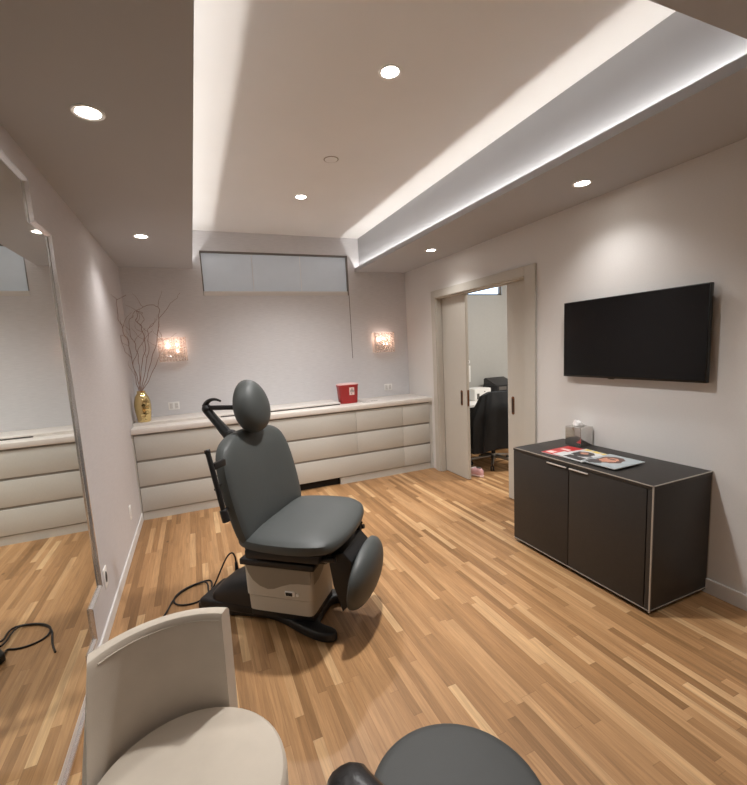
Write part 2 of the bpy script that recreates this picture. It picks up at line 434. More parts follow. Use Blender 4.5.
MB().box((XR+.076, 3.856, .85), (XR+.098, 3.863, 1.03), .002).build('edge_pull', 'bronze', d1)

# ------------------------------------------------------------------ office beyond the door
struct('wall_office_right', MB().box((OX, 1.6, 0), (OX+.1, OYB, 3.05)), 'officewall')
struct('wall_office_front', MB().box((XR+WT, 1.5, 0), (OX+.1, 1.6, 3.05)), 'officewall')
b = MB(); x0, x1, z0, z1 = 3.05, 4.285, 2.215, 2.62
b.box((XR+WT-.07, OYB, 0), (x0, OYB+.15, 3.05)).box((x1, OYB, 0), (OX+.1, OYB+.15, 3.05)).box((x0, OYB, 0), (x1, OYB+.15, z0)).box((x0, OYB, z1), (x1, OYB+.15, 3.05))
struct('wall_office_back', b, 'officewall')
struct('ceiling_office', MB().box((XR+WT, 1.6, 2.72), (OX, OYB, 2.82)), 'ceil')
w = MB(); w.box((x0, OYB+.02, z0), (x1, OYB+.06, z0+.02)).box((x1-.03, OYB+.02, z0), (x1, OYB+.06, z1)).box((x0, OYB+.02, z1-.02), (x1, OYB+.06, z1))
w2 = struct('window_2', w, 'winframe')
MB().box((x0, OYB+.06, z0+.02), (x1-.03, OYB+.065, z1)).build('bright_pane', 'sky', w2)

# desk
dk = thing('desk', 'white topped desk with black front in the room behind the sliding doors', 'desk', (3.75, 4.77, 0))
MB().box((-.85, -.30, .715), (.85, .30, .748), .004).build('desk_top', 'white', dk)
MB().box((-.80, -.02, .02), (.80, .0, .70), .002).build('modesty_panel', 'printer', dk)
for sx in (-.82, .80):
    MB().box((sx, -.27, 0), (sx+.03, .27, .714), .003).build('leg', 'printer', dk)
t = thing('printer_box', 'white box shaped device on the desk, left of the black printer', 'printer', (3.655, 4.86, .748))
MB().box((-.14, -.12, 0), (.14, .12, .165), .012).build('housing', 'white', t)
MB().box((-.10, -.124, .02), (-.06, -.119, .10), .002).build('control_panel', 'slot', t)
MB().cyl((.03, -.124, .12), (.03, -.118, .12), .008).build('button', 'slot', t)
t = thing('printer', 'black printer with tilted lid on the desk behind the draped chair', 'printer', (4.02, 4.84, .748))
MB().box((-.17, -.15, 0), (.17, .15, .19), .012).build('housing', 'printer', t)
MB().prism([(-.15, .19), (.14, .19), (.14, .27), (.10, .285)], -.165, .165, lambda u, v, w: (w, u, v), .003).build('lid', 'printer', t)
MB().box((-.13, -.153, .12), (.0, -.149, .17), .002).build('control_panel', 'slot', t)
t = thing('wall_plate', 'small white round knob plate on the office wall above the desk', 'switch', (3.655, OYB, 1.275))
MB().cyl((0, 0, 0), (0, -.012, 0), .032, bev=.003).build('disc', 'white', t)
MB().cyl((0, -.012, 0), (0, -.02, 0), .012).build('knob', 'slot', t)
t = thing('cord_cover', 'pale narrow vertical plate on the office wall above the white printer', 'plate', (3.66, OYB, 1.10))
MB().box((-.035, -.014, -.12), (.035, 0, .12), .012).build('cover_plate', 'white', t)

# office chair + jacket
oc = thing('office_chair', 'swivel office chair on a chrome star base beyond the sliding doors', 'chair', (3.40, 4.22, 0), math.radians(-20))
MB().cyl((0, 0, .075), (0, 0, .15), .04, .032, bev=.004).build('hub', 'steel', oc)
MB().cyl((0, 0, .14), (0, 0, .44), .026).build('gas_column', 'black', oc)
for k in range(5):
    a = 2*PI*k/5 - 1.95
    c, s = math.cos(a), math.sin(a)
    MB().tube([(c*.03, s*.03, .115), (c*.16, s*.16, .10), (c*.29, s*.29, .075)], [.024, .02, .014], 10, 1).build('leg', 'steel', oc)
    o = MB()
    for e in (-.014, .014): o.cyl((c*.29-s*(e-.008), s*.29+c*(e-.008), .03), (c*.29-s*(e+.008), s*.29+c*(e+.008), .03), .03, bev=.004)
    o.cyl((c*.29, s*.29, .05), (c*.29, s*.29, .085), .008)
    o.build('caster', 'black', oc)
MB().pillow(chaikin([(-.24, -.22), (.24, -.24), (.24, .24), (-.24, .22)], 3), .05, .04, 3, fn=lambda u, v, w: (v, u, .48+w)).build('seat', 'black', oc)
MB().pillow(chaikin([(-.23, -.24), (.23, -.24), (.2, .24), (-.2, .24)], 3), .03, .035, 3, fn=lambda u, v, w: (u, -.22+w+.4*u*u-.05*v, .70+v)).build('backrest', 'black', oc)
MB().tube([(0, .0, .44), (0, -.2, .45), (0, -.26, .55), (0, -.255, .65)], .02, 8, 1).build('back_bracket', 'black', oc)
# jacket draped over the backrest: folded cloth with deep vertical folds
jk = MB(); rings = []
for i in range(15):
    t_ = i/14; z = .955-.70*t_; ring = []
    wide = .225+.085*min(1, t_*3)+.02*t_
    dep = .05+.075*min(1, t_*4)
    for k in range(64):
        a = 2*PI*k/64; f = 1+(.15*min(1, t_*2.5))*math.sin(9*a+1.3*t_)+.04*math.sin(17*a+2)
        x = wide*math.copysign(abs(math.cos(a))**.75, math.cos(a))*f; y = dep*math.copysign(abs(math.sin(a))**.8, math.sin(a))*f
        shoulder = -.11*max(0, abs(x)/.27-.45)*(1-t_)
        hem = .03*math.sin(3*a)*t_
        ring.append((x, -.235+y+.02*t_, z+shoulder+hem))
    rings.append(ring)
jk.loft(rings)
j = jk.build('jacket', 'jacket', None, loc=(3.40, 4.22, 0)); j.rotation_euler = (0, 0, math.radians(-20))
tag(j, 'black jacket draped over the back of the office chair', 'jacket')
# pink shoe
sh = thing('shoe', 'pink sneaker on the floor just inside the sliding doors', 'shoe', (2.925, 3.985, 0), math.radians(105))
def shoe_ring(x, hw, h0, h1):
    return [(x, hw*math.copysign(abs(math.cos(a))**.8, math.cos(a)), (h0+h1)/2+(h1-h0)/2*math.copysign(abs(math.sin(a))**.8, math.sin(a))) for a in [2*PI*k/20 for k in range(20)]]
MB().loft([shoe_ring(x, hw, .018, h) for x, hw, h in [(-.125, .012, .05), (-.115, .03, .085), (-.08, .038, .105), (-.03, .038, .10), (.02, .042, .085), (.07, .048, .065), (.11, .04, .05), (.13, .015, .035)]]).build('upper', 'pink', sh)
MB().loft([shoe_ring(x, hw, 0.0, h) for x, hw, h in [(-.13, .015, .022), (-.115, .036, .026), (-.05, .04, .024), (.04, .048, .024), (.10, .044, .024), (.135, .016, .02)]]).build('sole', 'label', sh)
lc = MB()
for k in range(4): lc.tube([(-.005+.02*k, -.028, .093-.008*k), (.005+.02*k, 0, .099-.008*k), (-.005+.02*k, .028, .093-.008*k)], .004, 6, 1)
lc.build('laces', 'white', sh)
MB().ell((-.07, 0, .104), (.032, .022, .008)).build('opening', 'slot', sh)

# ------------------------------------------------------------------ built-in cabinets along the back wall
ZR = [(.598, .834), (.342, .575), (.088, .319)]
def cabinet(x0, x1, label, fronts, toe):
    t = thing('drawer_cabinet', label, 'cabinet', ((x0+x1)/2, YC, 0), 0, 'built-in drawer cabinets on the back wall')
    cx = (x0+x1)/2
    MB().box((x0-cx, .009, .088), (x1-cx, YB-YC-.005, .85)).build('body', 'cabdark', t, False)
    for a, c, r in fronts:
        z0, z1 = ZR[r]
        MB().box((a-cx+.0015, 0, z0), (c-cx-.0015, .0088, z1), .0015).build('drawer', 'cab', t)
    for a, c in toe: MB().box((a-cx, .010, 0), (c-cx, .03, .08)).build('toe_kick', 'cab', t, False)
    return t
xa, xb, xc, xd, xe = -.585, .54, 1.674, 2.275, 2.648
cabinet(xa, xb, 'drawer cabinet in the left corner under the gold vase', [(xa, xb, r) for r in range(3)], [(xa, xb)])
c2 = cabinet(xb, xd, 'wide middle drawer cabinet below the red container, with the dark floor vent', [(xb, xc, 0), (xc, xd, 0), (xb, xc, 1), (xc, xd, 1), (xb, xd, 2)], [(xb, .95), (1.444, xd)])
MB().box((.95-(xb+xd)/2, .05, .0), (1.444-(xb+xd)/2, .06, .085)).build('vent', 'black_gap', c2, False)
cabinet(xd, xe, 'narrow drawer cabinet in the right corner beside the sliding doors', [(xd, xe, r) for r in range(3)], [(xd, xe)])
b = MB().box((XL+.0, YC+.004, 0), (xa-.003, YC+.03, .848)).box((xe+.003, YC+.004, 0), (XR, YC+.03, .848))
struct('trim_6', b, 'cab')
ct = thing('countertop', 'long white stone worktop over the drawers along the back wall', 'countertop', (1.045, 4.78, .852))
MB().box((XL-1.045+.001, -.298, 0), (XR-1.045-.001, YB-4.78-.001, .052), .004).build('slab', 'counter', ct)
MB().box((XL-1.045+.002, -.110, .066), (1.555-1.045, YB-4.78-.001, .082), .003).build('raised_ledge', 'counter', ct)
MB().box((XL-1.045+.004, -.108, .051), (.22-1.045, YB-4.78-.002, .0665)).build('ledge_base', 'counter', ct)
MB().box((.22-1.045, -.098, .051), (1.553-1.045, YB-4.78-.002, .067)).build('ledge_riser', 'slot', ct, False)
for x, y in ((1.83, 4.77), (1.83, 4.66), (1.96, 4.72)): MB().box((x-1.045, y-4.78-.012, .0505), (x+.09-1.045, y-4.78+.006, .0527)).build('grille_slot', 'slot', ct, False)

# red sharps container
rb = thing('sharps_container', 'red sharps container with a white hazard sticker on the white worktop', 'container', (1.688, 4.775, .9048))
def rr(hx, hy, z, n=24, e=.35):
    return [(hx*math.copysign(abs(math.cos(a))**e, math.cos(a)), hy*math.copysign(abs(math.sin(a))**e, math.sin(a)), z) for a in [2*PI*(k+.5)/n for k in range(n)]]
MB().loft([rr(.104, .058, 0), rr(.108, .060, .006), rr(.124, .068, .205), rr(.128, .071, .21), rr(.128, .071, .222)]).build('tub', 'red', rb)
MB().loft([rr(.126, .069, .222), rr(.122, .066, .234), rr(.07, .04, .242)]).build('lid', 'lid', rb)
fr = lambda u, v, w: (u, -.0605-(v-.0)*.04-w, v)
MB().prism([(.0, .1), (.062, .1), (.062, .19), (.0, .19)], .001, .003, fr).build('hazard_sticker', 'label', rb)
sy = MB()
for k in range(3):
    a = PI/2+2*PI*k/3
    cx_, cy_ = .034+.011*math.cos(a), .150+.011*math.sin(a)
    ring = [(cx_+.011*math.cos(q), -.0605-cy_*.04-.0032, cy_+.011*math.sin(q)) for q in [a-2.5+5.0*i/14 for i in range(15)]]
    sy.tube(ring, .0028, 6)
sy.tube([(.034+.007*math.cos(q), -.0605-.15*.04-.0034, .150+.007*math.sin(q)) for q in [2*PI*i/12 for i in range(13)]], .0016, 6)
sy.box((.018, -.0705, .112), (.034, -.0662, .116)).box((.018, -.0705, .119), (.026, -.0662, .122))
sy.build('biohazard_mark', 'symbol', rb)

# wall outlets
def outlet(label, loc, rz, double, group):
    t = thing('wall_outlet', label, 'outlet', loc, rz, group)
    w_ = .056 if double else .036
    h = .042 if double else .058
    MB().box((-w_, -.006, -h), (w_, 0, h), .002).build('plate', 'white', t)
    if double:
        for sx in (-.026, .026):
            s = MB().box((sx-.017, -.008, -.031), (sx+.017, -.005, .031), .002).build('socket', 'base', t)
            o = MB()
            for e in (-.006, .006): o.box((sx+e-.001, -.0085, .006), (sx+e+.001, -.0078, .016))
            for e in (-.006, .006): o.box((sx+e-.001, -.0085, -.016), (sx+e+.001, -.0078, -.006))
            o.build('slots', 'slot', s, False)
    return t
outlet('white double wall outlet on the back wall beside the gold vase', (-.232, YB, 1.034), 0, True, 'double outlets above the worktop')
outlet('white double wall outlet at the right end of the back wall', (2.372, YB, 1.020), 0, True, 'double outlets above the worktop')
t = outlet('white outlet plate low on the left wall nearest the corner cabinet', (XL, 3.89, .30), PI/2, False, 'outlets low on the left wall')
MB().box((-.016, -.0075, -.035), (.016, -.0055, .035), .002).build('socket', 'base', t)
t = outlet('white outlet plate with a black opening low on the left wall by the mirror', (XL, 2.785, .292), PI/2, False, 'outlets low on the left wall')
MB().prism([(.019*math.cos(2*PI*k/20), .033*math.sin(2*PI*k/20)) for k in range(20)], .0055, .0085, lambda u, v, w: (u, -w, v)).build('black_socket', 'hole', t)

# vase and branches
vs = MB().lathe([(.0, 0), (.056, 0), (.062, .006), (.064, .02), (.070, .06), (.078, .12), (.081, .175), (.078, .22), (.066, .265), (.048, .298), (.040, .312), (.040, .322), (.043, .332), (.039, .332), (.035, .318), (.042, .298), (.06, .26), (.070, .2), (.0, .19)], seg=40).build('vase', 'gold', None, loc=(-.500, 4.745, .9355))
vs.scale = (.95, .95, .93)
tag(vs, 'hammered gold glass vase on the worktop in the left corner', 'vase')
BR = {
 'a': [(-.502, 4.88, 1.237), (-.518, 4.757, 1.406), (-.535, 4.693, 1.575), (-.543, 4.639, 1.746), (-.574, 4.589, 1.857), (-.590, 4.543, 1.974), (-.588, 4.5, 2.068), (-.56, 4.459, 2.107), (-.488, 4.42, 2.137)],
 'a2': [(-.535, 4.70, 1.575), (-.580, 4.623, 1.635), (-.590, 4.562, 1.719), (-.575, 4.51, 1.789), (-.528, 4.463, 1.766), (-.507, 4.42, 1.692)],
 'b': [(-.486, 4.88, 1.235), (-.428, 4.872, 1.425), (-.364, 4.879, 1.595), (-.311, 4.886, 1.746), (-.286, 4.892, 1.898), (-.254, 4.897, 2.029), (-.258, 4.902, 2.08), (-.321, 4.907, 2.101), (-.405, 4.911, 2.083), (-.491, 4.916, 2.035), (-.516, 4.92, 1.976)],
 'b2': [(-.270, 4.895, 1.965), (-.196, 4.897, 2.048), (-.151, 4.883, 2.117), (-.079, 4.871, 2.166), (-.046, 4.86, 2.215)],
 'c': [(-.503, 4.895, 1.236), (-.486, 4.847, 1.451), (-.428, 4.839, 1.649), (-.429, 4.832, 1.799), (-.435, 4.826, 1.898), (-.473, 4.82, 1.947), (-.454, 4.815, 2.034), (-.411, 4.81, 2.023), (-.401, 4.805, 1.944), (-.442, 4.8, 1.886)],
 'd': [(-.485, 4.90, 1.234), (-.414, 4.841, 1.364), (-.329, 4.828, 1.542), (-.248, 4.818, 1.69), (-.259, 4.809, 1.761), (-.286, 4.8, 1.842)],
 'e': [(-.518, 4.88, 1.236), (-.503, 4.814, 1.433), (-.481, 4.786, 1.601), (-.503, 4.762, 1.701), (-.524, 4.74, 1.798), (-.525, 4.719, 1.921), (-.481, 4.7, 1.985)],
 'f': [(-.498, 4.92, 1.235), (-.44, 4.889, 1.497), (-.392, 4.907, 1.699), (-.397, 4.923, 1.832), (-.345, 4.937, 1.893), (-.31, 4.95, 1.974)],
 'g': [(-.520, 4.915, 1.237), (-.545, 4.883, 1.352), (-.557, 4.881, 1.495), (-.506, 4.888, 1.634), (-.431, 4.894, 1.751), (-.348, 4.9, 1.84)]}
BL = {'a': 'bare branch in the gold vase leaning furthest left along the side wall', 'b': 'bare branch in the gold vase arching over in the topmost loop',
      'c': 'bare curly branch rising in the middle of the gold vase', 'd': 'bare branch in the gold vase bending in front of the glowing sconce',
      'e': 'bare branch in the gold vase with a small hook, left of the middle', 'f': 'bare branch standing behind the middle one in the gold vase', 'g': 'bare branch of the gold vase crossing from left to right'}
def wiggly(pts, amp):
    out = []
    for i in range(len(pts)-1):
        a, c = Vector(pts[i]), Vector(pts[i+1])
        for k in range(3):
            p = a.lerp(c, k/3)
            if i+k > 1: p += Vector((random.uniform(-amp, amp), random.uniform(-amp, amp), random.uniform(-amp, amp)*.5))
            p.x = max(p.x, XL+.006); p.y = min(p.y, YB-.006)
            out.append(p)
    out.append(Vector(pts[-1])); return out
for k, lab in BL.items():
    p0 = Vector((-.500+(BR[k][0][0]+.500)*.8, 4.745+(BR[k][0][1]-4.90)*.5, 1.246)); base = Vector((-.500+(p0.x+.500)*.5, 4.745+(p0.y-4.745)*.5, 1.125)); BR[k][0] = tuple(p0)
    pts = [base]+wiggly(BR[k], .012)
    n = len(pts)
    o = MB().tube(pts, [.0042-.0026*i/(n-1) for i in range(n)], 6, 1).build('branch', 'twig', None)
    tag(o, lab, 'branch', 'bare curly branches in the gold vase')
    if k+'2' in BR:
        q = wiggly(BR[k+'2'], .008); n = len(q)
        MB().tube(q, [.0026-.0014*i/(n-1) for i in range(n)], 6, 1).build('twig', 'twig', o)
    for _ in range(3):      # short side twigs
        i = random.randrange(n//3 if n > 12 else 4, len(pts)-3); s0 = pts[i]; q = [s0]
        d = Vector((random.uniform(-1, 1), random.uniform(-.6, .2), random.uniform(.2, 1))).normalized()
        for m_ in range(5):
            d = (d+Vector((random.uniform(-.6, .6), random.uniform(-.4, .4), random.uniform(-.2, .5)))).normalized()
            e = q[-1]+d*.035; e.x = max(e.x, XL+.006); e.y = min(e.y, YB-.006); q.append(e)
        MB().tube(q, [.0020-.0012*z_/5 for z_ in range(6)], 5, 1).build('twig', 'twig', o)

# wall sconces
def sconce(label, cx, cz):
    t = thing('wall_sconce', label, 'sconce', (cx, YB, cz), 0, 'crystal wall sconces')
    MB().box((-.10, -.012, -.09), (.10, 0, .09), .003).build('back_plate', 'chrome', t)
    g = MB()
    rnd = random.Random(3)
    nx, nz_ = 9, 8; W, H = .27, .255
    for i in range(nx):
        for k in range(nz_):
            x = -W/2+(i+.5)*W/nx; z = -H/2+(k+.5)*H/nz_; hx, hz = W/nx*.47, H/nz_*.47
            dd = .006+.008*rnd.random(); ox, oz = rnd.uniform(-.4, .4)*hx, rnd.uniform(-.4, .4)*hz
            y = -.095
            b = bmesh.new()
            q = [b.verts.new((x+sx*hx, y, z+sz*hz)) for sx, sz in ((-1, -1), (1, -1), (1, 1), (-1, 1))]
            ap = b.verts.new((x+ox, y-dd, z+oz))
            for m_ in range(4): b.faces.new((q[m_], q[(m_+1) % 4], ap))
            b.faces.new(q[::-1]); g._merge(b)
    g.build('crystal_panel', 'crystal', t, False)
    for sx in (-1, 1): MB().box((sx*W/2-.003, -.10, -H/2), (sx*W/2+.003, -.012, H/2)).build('glass_side', 'crystal', t, False)
    for sx, sz in ((-.052, .03), (.048, -.02)):
        MB().ell((sx, -.052, sz), (.011, .011, .02)).build('bulb', 'bulb', t)
        MB().cyl((sx, -.052, sz-.04), (sx, -.052, sz-.016), .009).build('lamp_holder', 'chrome', t)
        MB().tube([(sx, -.052, sz-.036), (sx, -.012, sz-.05)], .005, 8).build('stem', 'chrome', t)
    for sx in (-.05, .05):
        l = bpy.data.lights.new('sconce_light', 'POINT'); l.energy = .13; l.color = (1, .72, .60); l.shadow_soft_size = .02
        lo = bpy.data.objects.new('sconce_light', l); COL.objects.link(lo); lo.parent = t; lo.location = (sx, -.055, .06)
    return t
sconce('glowing crystal wall sconce above the gold vase and branches', -.178, 1.645)
sconce('glowing crystal wall sconce at the right, beside the sliding doors', 2.310, 1.612)

# ------------------------------------------------------------------ ceiling fittings
def downlight(label, x, y, z, on=True, power=16):
    t = thing('downlight', label, 'ceiling light', (x, y, z), 0, 'recessed round downlights')
    MB().lathe([(.043, -.001), (.056, -.001), (.058, -.004), (.054, -.0065), (.043, -.004), (.043, -.001)], seg=36).build('trim_ring', 'ring', t)
    MB().lathe([(0, -.0015), (.044, -.0015), (.044, -.003), (0, -.003)], seg=36).build('lens', 'down', t)
    l = bpy.data.lights.new('downlight_lamp', 'SPOT'); l.energy = power; l.color = (1, .98, .96); l.spot_size = math.radians(128); l.spot_blend = 1.0; l.shadow_soft_size = .07
    lo = bpy.data.objects.new('downlight_lamp', l); COL.objects.link(lo); lo.parent = t; lo.location = (0, 0, -.012)
    return t
downlight('large bright downlight in the left soffit above the mirror, nearest the camera', -.272, 2.008, ZS)
downlight('small downlight in the left soffit near the back wall above the vase', -.268, 3.805, ZS)
downlight('downlight in the right soffit above the wall-mounted television', 2.355, 2.036, ZS)
downlight('downlight in the right soffit near the sliding doors', 2.343, 3.832, ZS)
downlight('bright downlight in the raised ceiling nearest the camera', 1.048, 2.045, ZC, power=125)
downlight('small downlight in the raised ceiling near the back window', 1.028, 3.83, ZC, power=95)
for x in (-.27, 2.35):      # the soffit rows go on above and behind the camera
    l = bpy.data.lights.new('downlight_lamp', 'SPOT'); l.energy = 18; l.color = (1, .98, .96); l.spot_size = math.radians(100); l.spot_blend = 1.0; l.shadow_soft_size = .07
    lo = bpy.data.objects.new('downlight_lamp', l); COL.objects.link(lo); lo.location = (x, .30, ZS-.012); l.energy = 11 if x < 0 else 26
t = thing('ceiling_sensor', 'small flush round sensor disc in the middle of the raised ceiling', 'sensor', (1.062, 3.055, ZC))
MB().lathe([(0, -.006), (.040, -.006), (.046, -.004), (.048, 0)], seg=36).build('cover', 'ceil', t)
MB().lathe([(.047, 0), (.047, -.003), (.053, -.002), (.054, 0)], seg=36).build('rim', 'seam', t)

def cove(x, w, power):
    ly = YB-YF-.06
    MBo = MB().box((x-.006, YF+.03, ZS+.0125), (x+.006, YB-.03, ZS+.015)).build('light_strip', 'ledstrip', w, False)
    l = bpy.data.lights.new('cove_lamp', 'AREA'); l.shape = 'RECTANGLE'; l.size = .004; l.size_y = ly; l.energy = power; l.color = (1, .96, .915)
    lo = bpy.data.objects.new('cove_lamp', l); COL.objects.link(lo); lo.location = (x, (YF+YB)/2, ZS+.0165); lo.rotation_euler = (PI, 0, 0)
cove(.069, sof_left, 3.1)
cove(XB+.0275, sof_right, 3.1)
# office ceiling light
l = bpy.data.lights.new('office_lamp', 'AREA'); l.shape = 'DISK'; l.size = .3; l.energy = 21; l.color = (1, .93, .85)
lo = bpy.data.objects.new('office_lamp', l); COL.objects.link(lo); lo.location = (4.1, 3.3, 2.70)

# ------------------------------------------------------------------ mirror on the left wall
YM = 1.46
half = [(0, .02), (2.235-YM, .02), (2.235-YM, .165), (2.36-YM, .165), (2.36-YM, .325), (2.60-YM, .325), (2.60-YM, 2.19), (2.352-YM, 2.19), (2.352-YM, 2.357), (0, 2.357)]
out_ = half[1:-1]+[(-u, v) for u, v in half[1:-1]][::-1]
def inset(poly, d):
    res = []; n = len(poly)
    for i in range(n):
        p, a, c = Vector(poly[i]), Vector(poly[i-1]), Vector(poly[(i+1) % n])
        e1 = (p-a).normalized(); e2 = (c-p).normalized()
        n1 = Vector((-e1.y, e1.x)); n2 = Vector((-e2.y, e2.x))
        res.append((p.x+d*(n1.x+n2.x), p.y+d*(n1.y+n2.y)))
    return res
mr_ = thing('wall_mirror', 'large mirror with stepped corners and silver frame on the left wall', 'mirror', (XL, YM, 0))
in1, in2 = inset(out_, .012), inset(out_, .024)
fm = lambda x, P: [(x, u, v) for u, v in P]
b = MB(); b.loft([fm(.001, out_), fm(.022, out_), fm(.024, inset(out_, .003)), fm(.019, in1), fm(.023, inset(out_, .015)), fm(.013, in2), fm(.009, in2)], cap=False)
b.build('frame', 'mframe', mr_, False)
MB().prism(in2, .002, .011, lambda u, v, w: (w, u, v)).build('mirror_glass', 'mirror', mr_, False)

# ------------------------------------------------------------------ television
tv = thing('television', 'black flat television mounted on the right wall above the dark cabinet', 'television', (XR, 1.93, 1.53))
MB().box((-.060, -.494, -.276), (-.032, .494, .276), .004).build('bezel', 'tvbody', tv)
MB().box((-.0612, -.486, -.262), (-.0595, .486, .270)).build('screen', 'screen', tv, False)
MB().box((-.034, -.30, -.19), (-.018, .30, .12), .006).build('rear_housing', 'tvbody', tv)
MB().box((-.020, -.20, -.12), (-.001, .20, .12), .003).build('wall_bracket', 'blackm', tv)
MB().box((-.058, .075, -.281), (-.045, .115, -.274), .002).build('sensor_nub', 'tvbody', tv)

# ------------------------------------------------------------------ dark sideboard
y0, y1, cxf, ctop = 1.411, 2.468, 2.177, .746
sb = thing('sideboard', 'dark brown two-door sideboard below the television', 'cabinet', ((cxf+XR)/2, (y0+y1)/2, 0))
ox, oy = (cxf+XR)/2, (y0+y1)/2
L_ = lambda x, y, z: (x-ox, y-oy, z)
b = MB(); b.box(L_(cxf+.02, y0, .022), L_(XR-.005, y1, ctop-.022), .002)
b.build('carcass', 'espresso', sb)
MB().box(L_(cxf-.002, y0-.002, ctop-.022), L_(XR-.005, y1+.002, ctop), .002).build('top_panel', 'espresso', sb)
d_ = MB().box(L_(cxf, 1.962, .024), L_(cxf+.0195, y1, ctop-.025), .002).build('door', 'espresso', sb)
MB().box(L_(cxf-.013, 1.972, .706), L_(cxf-.004, 2.134, .714), .002).build('handle', 'handle', d_)
d_ = MB().box(L_(cxf, 1.446, .024), L_(cxf+.0195, 1.956, ctop-.025), .002).build('door', 'espresso', sb)
MB().box(L_(cxf-.013, 1.808, .706), L_(cxf-.004, 1.948, .714), .002).build('handle', 'handle', d_)
MB().box(L_(cxf, y0, .024), L_(cxf+.0195, 1.440, ctop-.025), .001).build('end_post', 'espresso', sb)
e = MB()
tw = .0022
e.box(L_(cxf-.0035, y0-.0035, .024), L_(cxf+.003, y0+.003, ctop))           # near vertical edge
e.box(L_(cxf-.0035, y0-.0035, ctop-.004), L_(XR-.005, y0+.001, ctop+.001)).box(L_(cxf-.0035, y0-.0035, ctop-.004), L_(cxf+.001, y1+.002, ctop+.001))
e.box(L_(XR-.008, y0-.0032, .034), L_(XR-.005, y0+.002, ctop)).box(L_(cxf, y0-.0032, .032), L_(XR-.005, y0+.002, .036)).box(L_(cxf-.003, y0, .031), L_(cxf+.001, y1, .035))
e.build('edge_trim', 'edge', sb, False)
MB().box(L_(cxf+.03, y0+.03, 0), L_(XR-.03, y1-.03, .026)).build('plinth', 'blackm', sb, False)

# tissue box
tb = thing('tissue_box', 'chrome tissue box cover with white tissue on the dark sideboard', 'tissue box', (2.616, 2.262, ctop+.0015))
b = MB(); b.box((-.062, -.070, 0), (.062, .070, .140), .003); b.build('chrome_cover', 'chrome', tb)
b = MB(); ps = [(-.045, -.02), (.045, -.025), (.05, .03), (-.04, .025)]
b.loft([[(u*.8, v*.8, .136) for u, v in chaikin(ps, 2)], [(u*1.1+.004*math.sin(9*u*40), v*1.2, .150+.004*math.sin(u*90)) for u, v in chaikin(ps, 2)], [(u*.8-.012, v*1.0+.006*math.sin(u*140), .168+.010*math.sin(u*70+1)) for u, v in chaikin(ps, 2)], [(u*.45-.02, v*.5+.005, .184+.006*math.sin(u*120)) for u, v in chaikin(ps, 2)]])
b.build('tissue', 'tissue', tb)
# magazines (three, overlapping)
def magazine(label, cx, cy, z, rz, lx, ly, cover, decals):
    t = thing('magazine', label, 'magazine', (cx, cy, z), rz, 'magazines spread on the sideboard')
    MB().box((-lx/2, -ly/2, 0), (lx/2, ly/2, .004)).build('pages', 'paper', t, False)
    MB().box((-lx/2-.001, -ly/2-.001, .004), (lx/2+.001, ly/2+.001, .0046)).build('cover', cover, t, False)
    for nm, m_, poly, h in decals:
        MB().prism(poly, .0046, .0046+h, None).build(nm, m_, t, False)
    return t
def blob(cx, cy, rx, ry, n=18, wob=.12):
    return [(cx+rx*math.cos(2*PI*k/n)*(1+wob*math.sin(3*k)), cy+ry*math.sin(2*PI*k/n)*(1+wob*math.cos(2*k))) for k in range(n)]
def bar(x0_, y0_, x1_, y1_): return [(x0_, y0_), (x1_, y0_), (x1_, y1_), (x0_, y1_)]
zt = ctop+.0013
magazine('red magazine at the left end, half under the other magazines', 2.375, 2.135, zt, math.radians(3), .275, .235, 'magred',
         [('picture', 'magwhite', bar(-.13, -.11, -.01, .03), .0003), ('picture', 'magdark', blob(-.07, -.05, .035, .05), .0005), ('title', 'label', bar(-.115, .05, -.06, .10), .0004), ('title', 'label', bar(.02, .02, .05, .09), .0004)])
magazine('black and white magazine with yellow title in the middle of the spread', 2.372, 2.005, zt+.0048+.0006, math.radians(-4), .275, .235, 'magwhite',
         [('picture', 'magdark', blob(.01, .02, .07, .07), .0003), ('picture', 'magdark', bar(-.125, -.1, -.06, .06), .0003), ('picture', 'skin', blob(.03, .03, .025, .03), .0005), ('picture', 'magdark', bar(-.045, -.1, .0, -.06), .0004),
          ('title', 'magyel', bar(.10, .055, .133, .105), .0005), ('title', 'magyel', bar(.098, -.02, .133, .04), .0005), ('title', 'magyel', bar(.10, -.10, .133, -.035), .0005), ('headline', 'magwhite', bar(-.03, .075, -.02, .11), .0005)])
magazine('blue-grey magazine with a portrait at the right end of the spread', 2.374, 1.802, zt+.0100+.0008, math.radians(1), .272, .235, 'maggrey',
         [('picture', 'hair', blob(.015, .02, .085, .075), .0003), ('picture', 'skin', blob(.005, .025, .06, .05), .0005), ('picture', 'hair', blob(.03, .025, .012, .03), .0007), ('picture', 'magdark', blob(-.08, .06, .05, .05), .0002)])

# ------------------------------------------------------------------ exam chair
EO = Vector((.415, 2.372, 0)); ER = math.atan2(-.633, .774)
ec = thing('exam_chair', 'grey powered examination chair with headrest in the middle of the room', 'exam chair', EO, ER)
RI = Matrix.Rotation(-ER, 3, 'Z')
loc_ = lambda p: tuple(RI @ (Vector(p)-EO))
near = [(-.60, -.10), (-.58, -.122), (-.361, -.124), (-.241, -.106), (-.097, -.100), (.005, -.130), (.109, -.176), (.205, -.210), (.28, -.224), (.335, -.212), (.352, -.18), (.325, -.15), (.25, -.135), (.205, -.105), (.20, -.03)]
poly = near+[(u, -v) for u, v in near[::-1]]
MB().prism(chaikin(poly, 2), 0.004, .058, None, .014).build('base_frame', 'black', ec)
b = MB(); b.box((-.20, -.14, .05), (.20, .14, .105), .01)
b.build('base_plinth', 'black', ec)
